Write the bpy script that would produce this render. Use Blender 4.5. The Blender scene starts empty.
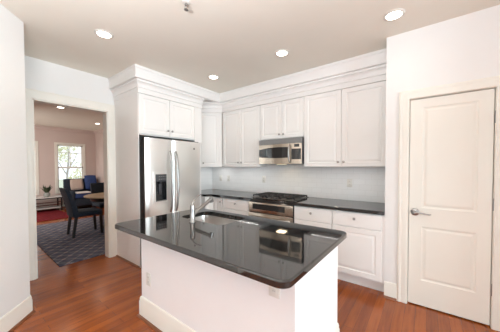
import bpy, bmesh, math, random
from mathutils import Vector, Matrix
random.seed(7)
SC = bpy.context.scene
COL = SC.collection

# ------------------------------------------------------------------ camera
cam_d = bpy.data.cameras.new('camera'); cam = bpy.data.objects.new('camera', cam_d); COL.objects.link(cam)
SC.camera = cam
FPX, YAW, PITCH, ROLL, CY, CH = 230.711, math.radians(127.344), math.radians(-1.302), math.radians(-.124), 171.787, 1.396
fw = Vector((math.cos(YAW)*math.cos(PITCH), math.sin(YAW)*math.cos(PITCH), math.sin(PITCH)))
r0 = Vector((math.sin(YAW), -math.cos(YAW), 0)); u0_ = r0.cross(fw)
rt = r0*math.cos(ROLL)+u0_*math.sin(ROLL); up = u0_*math.cos(ROLL)-r0*math.sin(ROLL)
m = Matrix((rt, up, -fw)).transposed().to_4x4(); m.translation = Vector((0, 0, CH))
cam.matrix_world = m
cam_d.sensor_width = 36; cam_d.lens = FPX/500*36; cam_d.shift_y = (CY-166)/500
cam_d.clip_start = .05; cam_d.clip_end = 200

# ------------------------------------------------------------------ world, light, exposure
w = bpy.data.worlds.new('world'); SC.world = w; w.use_nodes = True
bg = w.node_tree.nodes['Background']; bg.inputs[0].default_value = (.86, .93, 1, 1); bg.inputs[1].default_value = 1.7

def area(name, loc, rot, sx, sy, power, col):
    d = bpy.data.lights.new(name, 'AREA'); d.shape = 'RECTANGLE'; d.size = sx; d.size_y = sy
    d.energy = power; d.color = col
    o = bpy.data.objects.new(name, d); o.location = loc; o.rotation_euler = rot; COL.objects.link(o); return o
H = math.pi/2
area('daylight_right_windows', (6.3, .25, 1.35), (0, H, 0), 2.1, 4.4, 435, (.76, .92, 1))             # faces -X
area('daylight_rear_windows', (2.3, -6.9, 1.35), (H, 0, 0), 7.0, 2.1, 195, (.74, .90, 1))               # faces +Y
area('ceiling_fill', (-.55, -.35, 1.75), (math.pi, 0, 0), .5, .5, 120, (.96, .97, 1))                 # added fill behind the camera, no real fixture; brightens the ceiling
area('daylight_far_windows', (-10.35, 2.2, 1.5), (0, -H, 0), 1.9, 2.4, 9, (1, .95, .88))               # faces +X
area('living_wall_fill', (-8.0, -.45, 1.75), (H-math.radians(34), 0, math.radians(30)), 1.8, 1.4, 95, (1, .96, .90))  # added fill for the far living room wall, no window here
CAN_POWER = 12
CAN_COLOR = (1, .84, .66)
vs = SC.view_settings
SC.display_settings.display_device = 'sRGB'
vs.view_transform = 'Standard'; vs.look = 'None'; vs.gamma = 1; vs.use_curve_mapping = False
vs.exposure = -0.09
SC.cycles.use_denoising = True
SC.cycles.max_bounces = 10; SC.cycles.diffuse_bounces = 6; SC.cycles.glossy_bounces = 6
SC.cycles.transparent_max_bounces = 12
SC.cycles.sample_clamp_indirect = 6; SC.cycles.caustics_reflective = False

# ------------------------------------------------------------------ materials
def mat(name, col, rough=.5, metal=0, spec=.5, coat=0, ior=None, emit=None, estr=0):
    M = bpy.data.materials.new(name); M.use_nodes = True
    b = M.node_tree.nodes['Principled BSDF']
    b.inputs['Base Color'].default_value = (*col, 1); b.inputs['Roughness'].default_value = rough
    b.inputs['Metallic'].default_value = metal; b.inputs['Specular IOR Level'].default_value = spec
    b.inputs['Coat Weight'].default_value = coat
    if ior: b.inputs['IOR'].default_value = ior
    if emit: b.inputs['Emission Color'].default_value = (*emit, 1); b.inputs['Emission Strength'].default_value = estr
    return M
def nt(M): return M.node_tree, M.node_tree.nodes['Principled BSDF']
def N(t, typ, **kw):
    n = t.nodes.new(typ)
    for k, v in kw.items():
        if k in n.inputs: n.inputs[k].default_value = v
        else: setattr(n, k, v)
    return n
def coords(t, scale=(1, 1, 1), rot=(0, 0, 0)):
    tc = N(t, 'ShaderNodeTexCoord'); mp = N(t, 'ShaderNodeMapping')
    mp.inputs['Scale'].default_value = scale; mp.inputs['Rotation'].default_value = rot
    t.links.new(tc.outputs['Object'], mp.inputs['Vector']); return mp.outputs['Vector']
def ramp(t, fac, stops):
    r = N(t, 'ShaderNodeValToRGB'); e = r.color_ramp.elements
    while len(e) < len(stops): e.new(.5)
    for q, (p, c) in zip(e, stops): q.position = p; q.color = (*c, 1)
    t.links.new(fac, r.inputs['Fac']); return r.outputs['Color']
def mixc(t, fac, a, b, mode='MIX'):
    n = N(t, 'ShaderNodeMix', data_type='RGBA', blend_type=mode)
    for s, v in ((0, fac), (6, a), (7, b)):
        if hasattr(v, 'is_output'): t.links.new(v, n.inputs[s])
        else: n.inputs[s].default_value = v if s == 0 else (*v, 1)
    return n.outputs[2]
def bump(t, b, h, strength=.1, dist=.01):
    n = N(t, 'ShaderNodeBump'); n.inputs['Strength'].default_value = strength; n.inputs['Distance'].default_value = dist
    t.links.new(h, n.inputs['Height']); t.links.new(n.outputs['Normal'], b.inputs['Normal'])
def noisy(M, scale=6, amt=.03, sc3=(1, 1, 1), bumps=0):
    t, b = nt(M); v = coords(t, sc3); n = N(t, 'ShaderNodeTexNoise', Scale=scale, Detail=4.0)
    t.links.new(v, n.inputs['Vector']); c = b.inputs['Base Color'].default_value[:3]
    t.links.new(ramp(t, n.outputs['Fac'], [(.3, [x*(1-amt) for x in c]), (.7, [min(1, x*(1+amt)) for x in c])]), b.inputs['Base Color'])
    if bumps: bump(t, b, n.outputs['Fac'], bumps, .002)
    return M

M_wall = noisy(mat('white_wall_paint', (.81, .805, .79), .75, spec=.25), 2, .01)
M_ceil = noisy(mat('beige_ceiling_paint', (.85, .825, .745), .85, spec=.2), 2, .015)
M_pink = noisy(mat('pink_wall_paint', (.64, .53, .49), .8, spec=.2), 2, .02)
M_trim = noisy(mat('cream_trim_paint', (.82, .795, .725), .42), 3, .01)
M_cab = noisy(mat('white_cabinet_paint', (.86, .845, .825), .38), 3, .01)
M_island = noisy(mat('island_paint', (.84, .825, .82), .5), 3, .01)
M_knob = mat('satin_nickel', (.42, .40, .38), .3, 1)
M_chrome = mat('brushed_nickel', (.37, .36, .35), .3, 1)
M_black = mat('black_plastic', (.012, .012, .014), .25)
M_dark = mat('dark_grey_panel', (.05, .05, .055), .4)
M_iron = noisy(mat('cast_iron', (.025, .024, .024), .55), 40, .2)
M_glassblack = mat('black_glass', (.015, .014, .014), .06, spec=.6)
M_plate = mat('ivory_plate', (.72, .70, .65), .45)
M_shoe = noisy(mat('stained_shoe_moulding', (.22, .075, .03), .35), 12, .2, (1, 1, 8))

def steel(name, c, rough, sc):
    M = mat(name, c, rough, 1); t, b = nt(M)
    v = coords(t, sc); n = N(t, 'ShaderNodeTexNoise', Scale=3.0, Detail=6.0); t.links.new(v, n.inputs['Vector'])
    mr = N(t, 'ShaderNodeMapRange'); mr.inputs['To Min'].default_value = rough*.92; mr.inputs['To Max'].default_value = rough*1.08
    t.links.new(n.outputs['Fac'], mr.inputs['Value']); t.links.new(mr.outputs['Result'], b.inputs['Roughness'])
    bump(t, b, n.outputs['Fac'], .010, .001); return M
M_steel = steel('brushed_stainless_steel', (.88, .86, .83), .34, (1, 1, 60))
M_steelw = steel('warm_stainless_steel', (.53, .45, .37), .24, (1, 1, 60))
M_basin = steel('sink_stainless_steel', (.70, .68, .66), .28, (30, 1, 1))

# hardwood floor: planks along Y
M_floor = mat('red_brown_hardwood', (.3, .1, .04), .2); t, b = nt(M_floor)
v = coords(t, (1, 1, 1), (0, 0, H))
br = N(t, 'ShaderNodeTexBrick', Scale=1.0); br.offset = .37; br.offset_frequency = 2
br.inputs['Brick Width'].default_value = 1.15; br.inputs['Row Height'].default_value = .083
br.inputs['Mortar Size'].default_value = .0011; br.inputs['Mortar Smooth'].default_value = .3; br.inputs['Bias'].default_value = 0
br.inputs['Color1'].default_value = (.35, .088, .014, 1); br.inputs['Color2'].default_value = (.23, .052, .008, 1); br.inputs['Mortar'].default_value = (.085, .028, .012, 1)
t.links.new(v, br.inputs['Vector'])
v2 = coords(t, (26, 1.6, 1)); g = N(t, 'ShaderNodeTexNoise', Scale=1.4, Detail=7.0, Roughness=.62, Distortion=.4); t.links.new(v2, g.inputs['Vector'])
gr = ramp(t, g.outputs['Fac'], [(.3, (.72, .68, .64)), (.55, (1, 1, 1)), (.75, (1.15, 1.12, 1.1))])
t.links.new(mixc(t, 1.0, br.outputs['Color'], gr, 'MULTIPLY'), b.inputs['Base Color'])
bump(t, b, br.outputs['Fac'], .12, -.002)
mr = N(t, 'ShaderNodeMapRange'); mr.inputs['To Min'].default_value = .14; mr.inputs['To Max'].default_value = .27
t.links.new(g.outputs['Fac'], mr.inputs['Value']); t.links.new(mr.outputs['Result'], b.inputs['Roughness'])

# polished black granite
M_gran = mat('polished_black_granite', (.012, .011, .011), .045, spec=.5, ior=1.75); t, b = nt(M_gran)
n = N(t, 'ShaderNodeTexVoronoi', Scale=420.0); t.links.new(coords(t), n.inputs['Vector'])
t.links.new(ramp(t, n.outputs['Distance'], [(.0, (.10, .085, .075)), (.12, (.02, .018, .017)), (.4, (.011, .0105, .010))]), b.inputs['Base Color'])

# subway tile
M_tile = mat('white_subway_tile', (.78, .77, .75), .5); t, b = nt(M_tile)
v = coords(t, (1, 1, 1), (H, 0, 0)); br = N(t, 'ShaderNodeTexBrick', Scale=1.0); br.offset = .5
br.inputs['Brick Width'].default_value = .152; br.inputs['Row Height'].default_value = .076
br.inputs['Mortar Size'].default_value = .0018; br.inputs['Mortar Smooth'].default_value = .2
br.inputs['Color1'].default_value = (.80, .80, .795, 1); br.inputs['Color2'].default_value = (.775, .775, .77, 1); br.inputs['Mortar'].default_value = (.70, .70, .69, 1)
t.links.new(v, br.inputs['Vector']); t.links.new(br.outputs['Color'], b.inputs['Base Color']); bump(t, b, br.outputs['Fac'], .15, -.002)

# living room
M_navy = noisy(mat('navy_upholstery', (.012, .022, .038), .8), 30, .25, bumps=.2)
M_blue = noisy(mat('royal_blue_fabric', (.022, .05, .17), .8), 30, .25, bumps=.2)
M_pillow = noisy(mat('beige_linen', (.50, .40, .35), .85), 60, .1, bumps=.2)
M_white = noisy(mat('white_throw_fabric', (.75, .74, .74), .9), 60, .06, bumps=.2)
M_leg = noisy(mat('black_stained_wood', (.015, .012, .011), .4), 10, .2)
M_oak = noisy(mat('light_oak_top', (.46, .33, .19), .35), 5, .15, (1, 12, 1))
M_marble = noisy(mat('pale_table_top', (.66, .64, .63), .2), 6, .05)
M_redwood = noisy(mat('dark_red_wood', (.10, .025, .018), .4), 8, .2)
M_leaf = noisy(mat('dark_green_leaf', (.045, .07, .03), .6), 20, .3)
M_pot = noisy(mat('grey_ceramic', (.30, .31, .29), .5), 10, .1)
M_fol = noisy(mat('sunlit_yellow_green_leaves', (.78, .78, .52), .7), 5, .35)
M_bark = noisy(mat('grey_bark', (.46, .44, .42), .9), 20, .3)
M_grass = noisy(mat('lawn_grass', (.60, .64, .48), .9), 12, .3)

def rugmat(name, base, dark, line, accent, cell):
    M = mat(name, base, .95, spec=.1); t, b = nt(M)
    va = coords(t, (1/cell, 1/cell, 1), (0, 0, math.radians(45)))
    ck = N(t, 'ShaderNodeTexBrick', Scale=1.0); ck.offset = 0
    ck.inputs['Brick Width'].default_value = 1; ck.inputs['Row Height'].default_value = 1
    ck.inputs['Mortar Size'].default_value = .09; ck.inputs['Mortar Smooth'].default_value = .4
    ck.inputs['Color1'].default_value = (*base, 1); ck.inputs['Color2'].default_value = (*dark, 1); ck.inputs['Mortar'].default_value = (*line, 1)
    t.links.new(va, ck.inputs['Vector'])
    vo = N(t, 'ShaderNodeTexVoronoi', Scale=1.0); vo.inputs['Randomness'].default_value = 0
    t.links.new(va, vo.inputs['Vector'])
    f = ramp(t, vo.outputs['Distance'], [(.0, (1, 1, 1)), (.13, (1, 1, 1)), (.17, (0, 0, 0))])
    c = mixc(t, f, ck.outputs['Color'], accent)
    no = N(t, 'ShaderNodeTexNoise', Scale=9.0, Detail=6.0, Roughness=.7); t.links.new(coords(t, (3, 1, 1)), no.inputs['Vector'])
    f2 = ramp(t, no.outputs['Fac'], [(.35, (.45, .45, .5)), (.65, (1.3, 1.25, 1.25))])
    t.links.new(mixc(t, 1.0, c, f2, 'MULTIPLY'), b.inputs['Base Color'])
    bump(t, b, no.outputs['Fac'], .4, .004); return M
M_rugblue = rugmat('blue_grey_diamond_rug', (.135, .15, .20), (.105, .12, .165), (.27, .26, .27), (.42, .33, .29), .15)
M_rugred = rugmat('red_persian_rug', (.20, .014, .018), (.15, .012, .018), (.10, .016, .03), (.28, .07, .05), .11)

M_pane = bpy.data.materials.new('window_glass'); M_pane.use_nodes = True; t = M_pane.node_tree
t.nodes.remove(t.nodes['Principled BSDF']); out = t.nodes['Material Output']
tr = N(t, 'ShaderNodeBsdfTransparent'); gl = N(t, 'ShaderNodeBsdfGlossy'); gl.inputs['Roughness'].default_value = .02
mx = N(t, 'ShaderNodeMixShader'); mx.inputs[0].default_value = .06
t.links.new(tr.outputs[0], mx.inputs[1]); t.links.new(gl.outputs[0], mx.inputs[2]); t.links.new(mx.outputs[0], out.inputs[0])
M_lens = mat('lit_lamp_lens', (1, .95, .85), .5, emit=(1, .90, .76), estr=9)
M_hood = mat('lit_hood_lamp', (1, .9, .7), .5, emit=(1, .80, .5), estr=2)

# ------------------------------------------------------------------ mesh builder
class Plane:
    """local frame on a vertical face: u along the face, z up, d out of it"""
    def __init__(s, o, U, Nn): s.o = Vector((*o, 0)); s.U = Vector((*U, 0)); s.N = Vector((*Nn, 0))
    def __call__(s, u, z, d=0): return s.o+s.U*u+s.N*d+Vector((0, 0, z))
ID = Plane((0, 0), (1, 0), (0, 1))
class MB:
    def __init__(s): s.bm = bmesh.new()
    def faces(s, vs, fs):
        v = [s.bm.verts.new(p) for p in vs]
        for f in fs:
            try: s.bm.faces.new([v[i] for i in f])
            except ValueError: pass
        return s
    def hexa(s, c, bev=0, seg=2):
        b2 = bmesh.new(); v = [b2.verts.new(p) for p in c]
        for f in ((0, 1, 2, 3), (7, 6, 5, 4), (0, 4, 5, 1), (1, 5, 6, 2), (2, 6, 7, 3), (3, 7, 4, 0)): b2.faces.new([v[i] for i in f])
        if bev: bmesh.ops.bevel(b2, geom=b2.edges[:]+b2.verts[:], offset=bev, segments=seg, affect='EDGES', profile=.5)
        me = bpy.data.meshes.new('t'); b2.to_mesh(me); b2.free(); s.bm.from_mesh(me); bpy.data.meshes.remove(me); return s
    def box(s, x0, x1, y0, y1, z0, z1, bev=0, seg=2):
        return s.hexa([(x0, y0, z0), (x1, y0, z0), (x1, y1, z0), (x0, y1, z0), (x0, y0, z1), (x1, y0, z1), (x1, y1, z1), (x0, y1, z1)], bev, seg)
    def pbox(s, P, u0, u1, z0, z1, d0, d1, bev=0, seg=2):
        return s.hexa([P(u0, z0, d0), P(u1, z0, d0), P(u1, z0, d1), P(u0, z0, d1), P(u0, z1, d0), P(u1, z1, d0), P(u1, z1, d1), P(u0, z1, d1)], bev, seg)
    def rings(s, P, u0, u1, z0, z1, rg, cap=True, back=True):
        v = []; f = []
        for i, d in rg: v += [P(u0+i, z0+i, d), P(u1-i, z0+i, d), P(u1-i, z1-i, d), P(u0+i, z1-i, d)]
        n = len(rg)
        for k in range(n-1):
            for j in range(4): f.append((4*k+j, 4*k+(j+1) % 4, 4*k+4+(j+1) % 4, 4*k+4+j))
        if back: f.append((3, 2, 1, 0))
        if cap: f.append(tuple(4*(n-1)+j for j in range(4)))
        return s.faces(v, f)
    def prism(s, pts, z0, z1, bev=0, seg=2):
        b2 = bmesh.new(); v = [b2.verts.new((*p, z0)) for p in pts]; w2 = [b2.verts.new((*p, z1)) for p in pts]; n = len(pts)
        b2.faces.new(v[::-1]); b2.faces.new(w2)
        for i in range(n): b2.faces.new((v[i], v[(i+1) % n], w2[(i+1) % n], w2[i]))
        if bev:
            e = [x for x in b2.edges if abs(x.verts[0].co.z-x.verts[1].co.z) < 1e-6]
            bmesh.ops.bevel(b2, geom=e, offset=bev, segments=seg, affect='EDGES', profile=.5)
        me = bpy.data.meshes.new('t'); b2.to_mesh(me); b2.free(); s.bm.from_mesh(me); bpy.data.meshes.remove(me); return s
    def tube(s, pts, rad, seg=12, cap=True):
        pts = [Vector(p) for p in pts]; n = len(pts); rad = rad if isinstance(rad, (list, tuple)) else [rad]*n
        v = []; f = []; prev = None
        for i, p in enumerate(pts):
            d = (pts[min(i+1, n-1)]-pts[max(i-1, 0)]).normalized()
            if prev is None:
                a = d.cross(Vector((0, 0, 1)) if abs(d.z) < .9 else Vector((1, 0, 0))).normalized()
            else: a = (prev-d*prev.dot(d)).normalized()
            prev = a; c = d.cross(a)
            for k in range(seg):
                th = 2*math.pi*k/seg; v.append(p+(a*math.cos(th)+c*math.sin(th))*rad[i])
        for i in range(n-1):
            for k in range(seg): f.append((i*seg+k, i*seg+(k+1) % seg, (i+1)*seg+(k+1) % seg, (i+1)*seg+k))
        if cap: f += [tuple(range(seg-1, -1, -1)), tuple((n-1)*seg+k for k in range(seg))]
        return s.faces(v, f)
    def lathe(s, c, ax, prof, seg=24):
        """prof: list of (distance along axis, radius)"""
        c = Vector(c); ax = Vector(ax).normalized()
        a = ax.cross(Vector((0, 0, 1)) if abs(ax.z) < .9 else Vector((1, 0, 0))).normalized(); b = ax.cross(a)
        v = []; f = []; n = len(prof)
        for h, r in prof:
            for k in range(seg):
                th = 2*math.pi*k/seg; v.append(c+ax*h+(a*math.cos(th)+b*math.sin(th))*max(r, 1e-4))
        for i in range(n-1):
            for k in range(seg): f.append((i*seg+k, i*seg+(k+1) % seg, (i+1)*seg+(k+1) % seg, (i+1)*seg+k))
        f += [tuple(range(seg-1, -1, -1)), tuple((n-1)*seg+k for k in range(seg))]
        return s.faces(v, f)
    def sweep(s, path, prof, side=1):
        """mould a profile of (outward, z) along a flat polyline; outward lies right of travel for side=1"""
        P = [Vector(p) for p in path]; n = len(P); rows = []
        for i in range(n):
            ds = []
            if i > 0: ds.append((P[i]-P[i-1]).normalized())
            if i < n-1: ds.append((P[i+1]-P[i]).normalized())
            ns = [Vector((d.y, -d.x))*side for d in ds]
            if len(ns) == 2:
                mm = (ns[0]+ns[1]).normalized(); mm /= mm.dot(ns[0])
            else: mm = ns[0]
            rows.append([(P[i].x+mm.x*o, P[i].y+mm.y*o, z) for o, z in prof])
        k = len(prof); v = [p for r in rows for p in r]; f = []
        for i in range(n-1):
            for j in range(k): f.append((i*k+j, i*k+(j+1) % k, (i+1)*k+(j+1) % k, (i+1)*k+j))
        f += [tuple(range(k-1, -1, -1)), tuple((n-1)*k+j for j in range(k))]
        return s.faces(v, f)

def obj(name, mb, M, parent=None, smooth=None, label=None, base=True):
    bmesh.ops.recalc_face_normals(mb.bm, faces=mb.bm.faces[:])
    vs_ = [v.co for v in mb.bm.verts]
    if parent is not None:
        off = Vector((0, 0, 0)); q = parent
        while q is not None: off += q.location; q = q.parent
    else:
        off = Vector(((min(v.x for v in vs_)+max(v.x for v in vs_))/2, (min(v.y for v in vs_)+max(v.y for v in vs_))/2, min(v.z for v in vs_)))
    bmesh.ops.translate(mb.bm, verts=mb.bm.verts[:], vec=-off)
    me = bpy.data.meshes.new(name); mb.bm.to_mesh(me); mb.bm.free(); me.materials.append(M)
    o = bpy.data.objects.new(name, me); COL.objects.link(o)
    if parent is not None: o.parent = parent
    else: o.location = off
    if smooth is not None:
        for p in me.polygons: p.use_smooth = True
        try: me.set_sharp_from_angle(angle=math.radians(smooth))
        except Exception: pass
    if label: o['label'] = label
    return o
def tag(o, label, cat, group=None, kind=None):
    o['label'] = label; o['category'] = cat
    if group: o['group'] = group
    if kind: o['kind'] = kind
    return o
def thing(name, label, cat, loc, group=None):
    o = bpy.data.objects.new(name, None); o.empty_display_size = .1; o.location = loc; COL.objects.link(o)
    return tag(o, label, cat, group)
def struct(name, mb, M, smooth=None, label=None, parent=None):
    o = obj(name, mb, M, parent, smooth)
    if parent is None:
        o['kind'] = 'structure'; o['label'] = label or name.replace('_', ' ')
    elif label: o['label'] = label
    return o
def dup(o, parent=None):
    c = o.copy(); COL.objects.link(c)
    if parent is not None: c.parent = parent
    for ch in o.children: dup(ch, c)
    return c

# ------------------------------------------------------------------ room shell
C = 2.74
XD = -3.857            # kitchen face of doorway wall
YB = 3.468             # range wall
YP = 2.816             # pantry wall
XP = -.344             # pantry wall corner
XF = -10.0             # far wall of the living room
YL = 3.42              # right wall of the living room
OY0, OY1, OZ = .648, 1.488, 2.236      # doorway opening
struct('floor', MB().box(-10.15, 6.7, -7.2, 3.62, -.08, 0), M_floor, label='glossy red brown hardwood floor')
struct('ceiling', MB().box(-10.15, 6.7, -7.2, 3.62, C, C+.08), M_ceil, label='beige painted ceiling')
struct('wall_back', MB().box(-3.99, XP+.1, YB, YB+.12, 0, C), M_wall, label='white wall behind the range')
pw = MB().box(XP, -.147, YP, YP+.12, 0, C).box(.471, 6.6, YP, YP+.12, 0, C).box(-.147, .471, YP, YP+.12, 2.07, C).box(XP, XP+.1, YP+.12, YB+.12, 0, C)
struct('wall_right', pw, M_wall, label='white wall around the pantry door')
struct('wall_left', MB().box(XD-.07, XD, .35, OY0, 0, C).box(XD-.07, XD, OY1, YB+.12, 0, C).box(XD-.07, XD, OY0, OY1, OZ, C), M_wall, label='white wall around the cased opening')
struct('wall_angled', MB().prism([(-2.99, .455), (-1.90, -.49), (-1.90, -7.1), (-2.0, -7.1), (-2.0, -.53), (-3.03, .355), (-3.87, .355), (-3.87, .455)], 0, C), M_wall, label='angled white wall at the left edge')
struct('wall_rear', MB().box(-2.0, -1.4, -7.2, -7.08, 0, C).box(6.0, 6.6, -7.2, -7.08, 0, C).box(-1.4, 6.0, -7.2, -7.08, 0, .3).box(-1.4, 6.0, -7.2, -7.08, 2.5, C), M_wall)
struct('wall_side', MB().box(6.5, 6.62, -7.2, -4.2, 0, C).box(6.5, 6.62, 2.4, YP+.12, 0, C).box(6.5, 6.62, -4.2, 2.4, 0, .3).box(6.5, 6.62, -4.2, 2.4, 2.5, C), M_wall)
struct('daylight_blocker', MB().box(.85, .97, 2.38, YP-.001, 0, C), M_wall, label='added white wall out of view, shading the pantry wall')  # added out of view to keep side daylight off the pantry wall
# living room walls
W1 = (2.27, 3.03); W2 = (.97, 1.73); WZ0, WZ1 = .55, 2.17
fwl = MB()
for a, b_ in ((-.7, W2[0]), (W2[1], W1[0]), (W1[1], YL+.1)): fwl.box(XF-.12, XF, a, b_, 0, C)
for a, b_ in (W1, W2): fwl.box(XF-.12, XF, a, b_, 0, WZ0).box(XF-.12, XF, a, b_, WZ1, C)
struct('wall_far', fwl, M_pink, label='pink living room wall with windows')
struct('wall_living_right', MB().box(XF, XD-.07, YL, YL+.1, 0, C), M_pink, label='pink wall on the right of the living room')
struct('wall_living_left', MB().box(XF, XD-.07, -.7, -.6, 0, C), M_pink)
struct('wall_living_near', MB().box(XD-.14, XD-.07, -.6, OY0, 0, C).box(XD-.14, XD-.07, OY1, YL, 0, C).box(XD-.14, XD-.07, OY0, OY1, OZ, C), M_pink)

# doorway casing and jamb
CAS = [(0, 0), (0, .010), (.006, .016), (.030, .019), (.060, .013), (.075, .020), (.088, .020), (.094, .014), (.10, .012), (.10, 0)]
def casing(P, u0, u1, zt, wdt=.10, z0=0, bottom=False):
    """two legs and a head, mitred, around an opening"""
    mb = MB(); k = wdt/.10
    pr = [(a*k, d) for a, d in CAS]; n = len(pr)
    pts = [(u0, z0, -1, 0), (u0, zt, -1, 1), (u1, zt, 1, 1), (u1, z0, 1, 0)]
    if bottom: pts = [(u0, z0, -1, -1), (u0, zt, -1, 1), (u1, zt, 1, 1), (u1, z0, 1, -1), (u0, z0, -1, -1)]
    v = [P(u+sx*a, z+sz*a, d) for u, z, sx, sz in pts for a, d in pr]; f = []
    for i in range(len(pts)-1):
        for j in range(n): f.append((i*n+j, i*n+(j+1) % n, (i+1)*n+(j+1) % n, (i+1)*n+j))
    if not bottom: f += [tuple(range(n)), tuple((len(pts)-1)*n+j for j in range(n))]
    return mb.faces(v, f)
PDW = Plane((XD, 0), (0, 1), (1, 0))
struct('trim_1', casing(PDW, OY0, OY1, OZ, .112), M_trim, 40, 'cream casing around the opening to the living room')
struct('trim_2', MB().box(XD-.14, XD+.003, OY0-.004, OY0+.012, 0, OZ).box(XD-.14, XD+.003, OY1-.012, OY1+.004, 0, OZ).box(XD-.14, XD+.003, OY0, OY1, OZ-.012, OZ+.004), M_trim, None, 'cream jamb of the opening')
PLN = Plane((XD-.14, 0), (0, 1), (-1, 0))
struct('trim_3', casing(PLN, OY0, OY1, OZ, .10), M_trim, 40)

# crown moulding above the cabinets
XC = -3.11; YU = 3.133; YE = 1.585
topb = [(-.05, 2.580), (.070, 2.580), (.074, 2.586), (.074, 2.600), (.066, 2.604), (.066, 2.690), (.072, 2.705), (.080, 2.712), (.080, C-.001), (-.05, C-.001)]
struct('trim_4', MB().sweep([(XD+.001, YE), (XC, YE), (XC, YU), (XP-.001, YU)], topb), M_cab, 35, 'white crown moulding against the ceiling')
low = [(-.03, 2.405), (.006, 2.405), (.006, 2.470), (.016, 2.474), (.018, 2.484), (.012, 2.490), (.014, 2.510), (.022, 2.532), (.036, 2.548), (.044, 2.552), (.044, 2.562), (.036, 2.566), (.036, 2.579), (-.03, 2.579)]
DG0 = (-3.44, 2.73); DG1 = (-3.037, YU)
struct('trim_5', MB().sweep([(XD+.001, YE), (XC, YE), (XC, 2.69), (-3.44, 2.69), DG0, DG1, (XP-.001, YU)], low), M_cab, 35, 'white frieze moulding above the cabinet doors')
struct('trim_6', MB().prism([(XC-.03, 2.60), (XC-.03, YU+.02), (-2.9, YU+.03), (-2.9, YB-.01), (XD+.01, YB-.01), (XD+.01, 2.60)], 2.58, 2.60), M_cab, None, 'white soffit board over the corner cabinet')

# baseboards
BBP = [(0, 0), (.014, 0), (.014, .125), (.010, .140), (.011, .150), (.006, .165), (0, .168)]
SHP = [(0, 0), (.018, 0), (.016, .010), (.010, .017), (0, .020)]
def off(pr, d): return [(o+d, z) for o, z in pr]
def baseboard(name, path, side, label):
    b_ = struct(name, MB().sweep(path, BBP, side), M_trim, 30, label)
    obj('shoe_moulding', MB().sweep(path, off(SHP, .0142), side), M_shoe, b_, 40, 'thin red brown shoe moulding')
    return b_
baseboard('baseboard_left', [(XD, .455), (-2.99, .455), (-1.90, -.49), (-1.90, -7.0)], -1, 'white baseboard of the angled wall')
baseboard('baseboard_right', [(-.226, YP), (XP+.002, YP)], -1, 'short white baseboard beside the pantry casing')
baseboard('baseboard_pantry', [(.848, YP), (.57, YP)], -1, 'white baseboard right of the pantry door')
baseboard('baseboard_far', [(XD-.15, YL), (XF, YL), (XF, -.6)], -1, 'cream baseboard of the living room')
CRN = [(0, 2.62), (.012, 2.625), (.022, 2.66), (.06, 2.70), (.085, 2.715), (.085, C-.001), (0, C-.001)]
struct('trim_7', MB().sweep([(XD-.15, YL), (XF, YL), (XF, -.6)], CRN, -1), M_pink, 35, 'pink crown moulding of the living room')

# backsplash
struct('wall_backsplash', MB().box(-3.86, XP-.002, YB-.012, YB-.001, .915, 1.40).box(XD+.001, -3.66, 2.70, YB-.012, .9155, 1.40), M_tile, None, 'white subway tile backsplash')

# windows of the living room
for i, (a, b_) in enumerate((W1, W2)):
    P = Plane((XF, 0), (0, 1), (1, 0)); zm = 1.375
    fr = struct('window_%d' % (i+1), casing(P, a+.01, b_-.01, WZ1-.01, .075, WZ0+.01, True), M_trim, 40, ['living room window above the sofa', 'living room window at the left of the opening'][i])
    s_ = MB()
    for (z0, z1, d) in ((zm-.02, WZ1, -.075), (WZ0, zm+.02, -.045)):
        s_.pbox(P, a, a+.045, z0, z1, d-.015, d+.015).pbox(P, b_-.045, b_, z0, z1, d-.015, d+.015)
        s_.pbox(P, a, b_, z0, z0+.045, d-.015, d+.015).pbox(P, a, b_, z1-.045, z1, d-.015, d+.015)
    obj('sash', s_, M_trim, fr)
    mu = MB(); mc = (a+b_)/2
    mu.pbox(P, mc-.011, mc+.011, zm, WZ1-.03, -.083, -.067)
    mu.pbox(P, a+.03, b_-.03, (zm+WZ1)/2+.11, (zm+WZ1)/2+.13, -.083, -.067)
    obj('muntin', mu, M_trim, fr)
    obj('pane', MB().pbox(P, a+.04, b_-.04, zm+.02, WZ1-.04, -.077, -.073).pbox(P, a+.04, b_-.04, WZ0+.04, zm-.01, -.047, -.043), M_pane, fr)

# pantry door
PP = Plane((0, YP), (1, 0), (0, -1))
DX0, DX1, DZ0, DZ1 = -.131, .455, .012, 2.054
d1 = MB()
def grid_door(mb, P, u0, u1, z0, z1, holes, th, prof):
    """slab with two sunk panels"""
    zs = [z0]
    for h in holes: zs += [h[2], h[3]]
    zs.append(z1); us = [u0, holes[0][0], holes[0][1], u1]
    for i in range(len(us)-1):
        for j in range(len(zs)-1):
            if i == 1 and j in (1, 3):
                mb.rings(P, us[i], us[i+1], zs[j], zs[j+1], prof, True, False)
            else: mb.faces([P(us[i], zs[j], 0), P(us[i+1], zs[j], 0), P(us[i+1], zs[j+1], 0), P(us[i], zs[j+1], 0)], [(0, 1, 2, 3)])
    q = [P(u0, z0, 0), P(u1, z0, 0), P(u1, z1, 0), P(u0, z1, 0), P(u0, z0, -th), P(u1, z0, -th), P(u1, z1, -th), P(u0, z1, -th)]
    mb.faces(q, [(4, 5, 6, 7), (0, 1, 5, 4), (1, 2, 6, 5), (2, 3, 7, 6), (3, 0, 4, 7)])
    bmesh.ops.remove_doubles(mb.bm, verts=mb.bm.verts[:], dist=1e-5)
PDr = Plane((0, YP+.012), (1, 0), (0, -1))
grid_door(d1, PDr, DX0, DX1, DZ0, DZ1, [(-.03, .363, .265, .80), (-.03, .363, .985, 1.968)], .035,
          [(0, 0), (.004, -.004), (.014, -.0065), (.020, -.0065), (.034, -.0025), (.04, -.002)])
dr = struct('door_1', d1, M_trim, None, 'closed white two panel pantry door')
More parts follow.
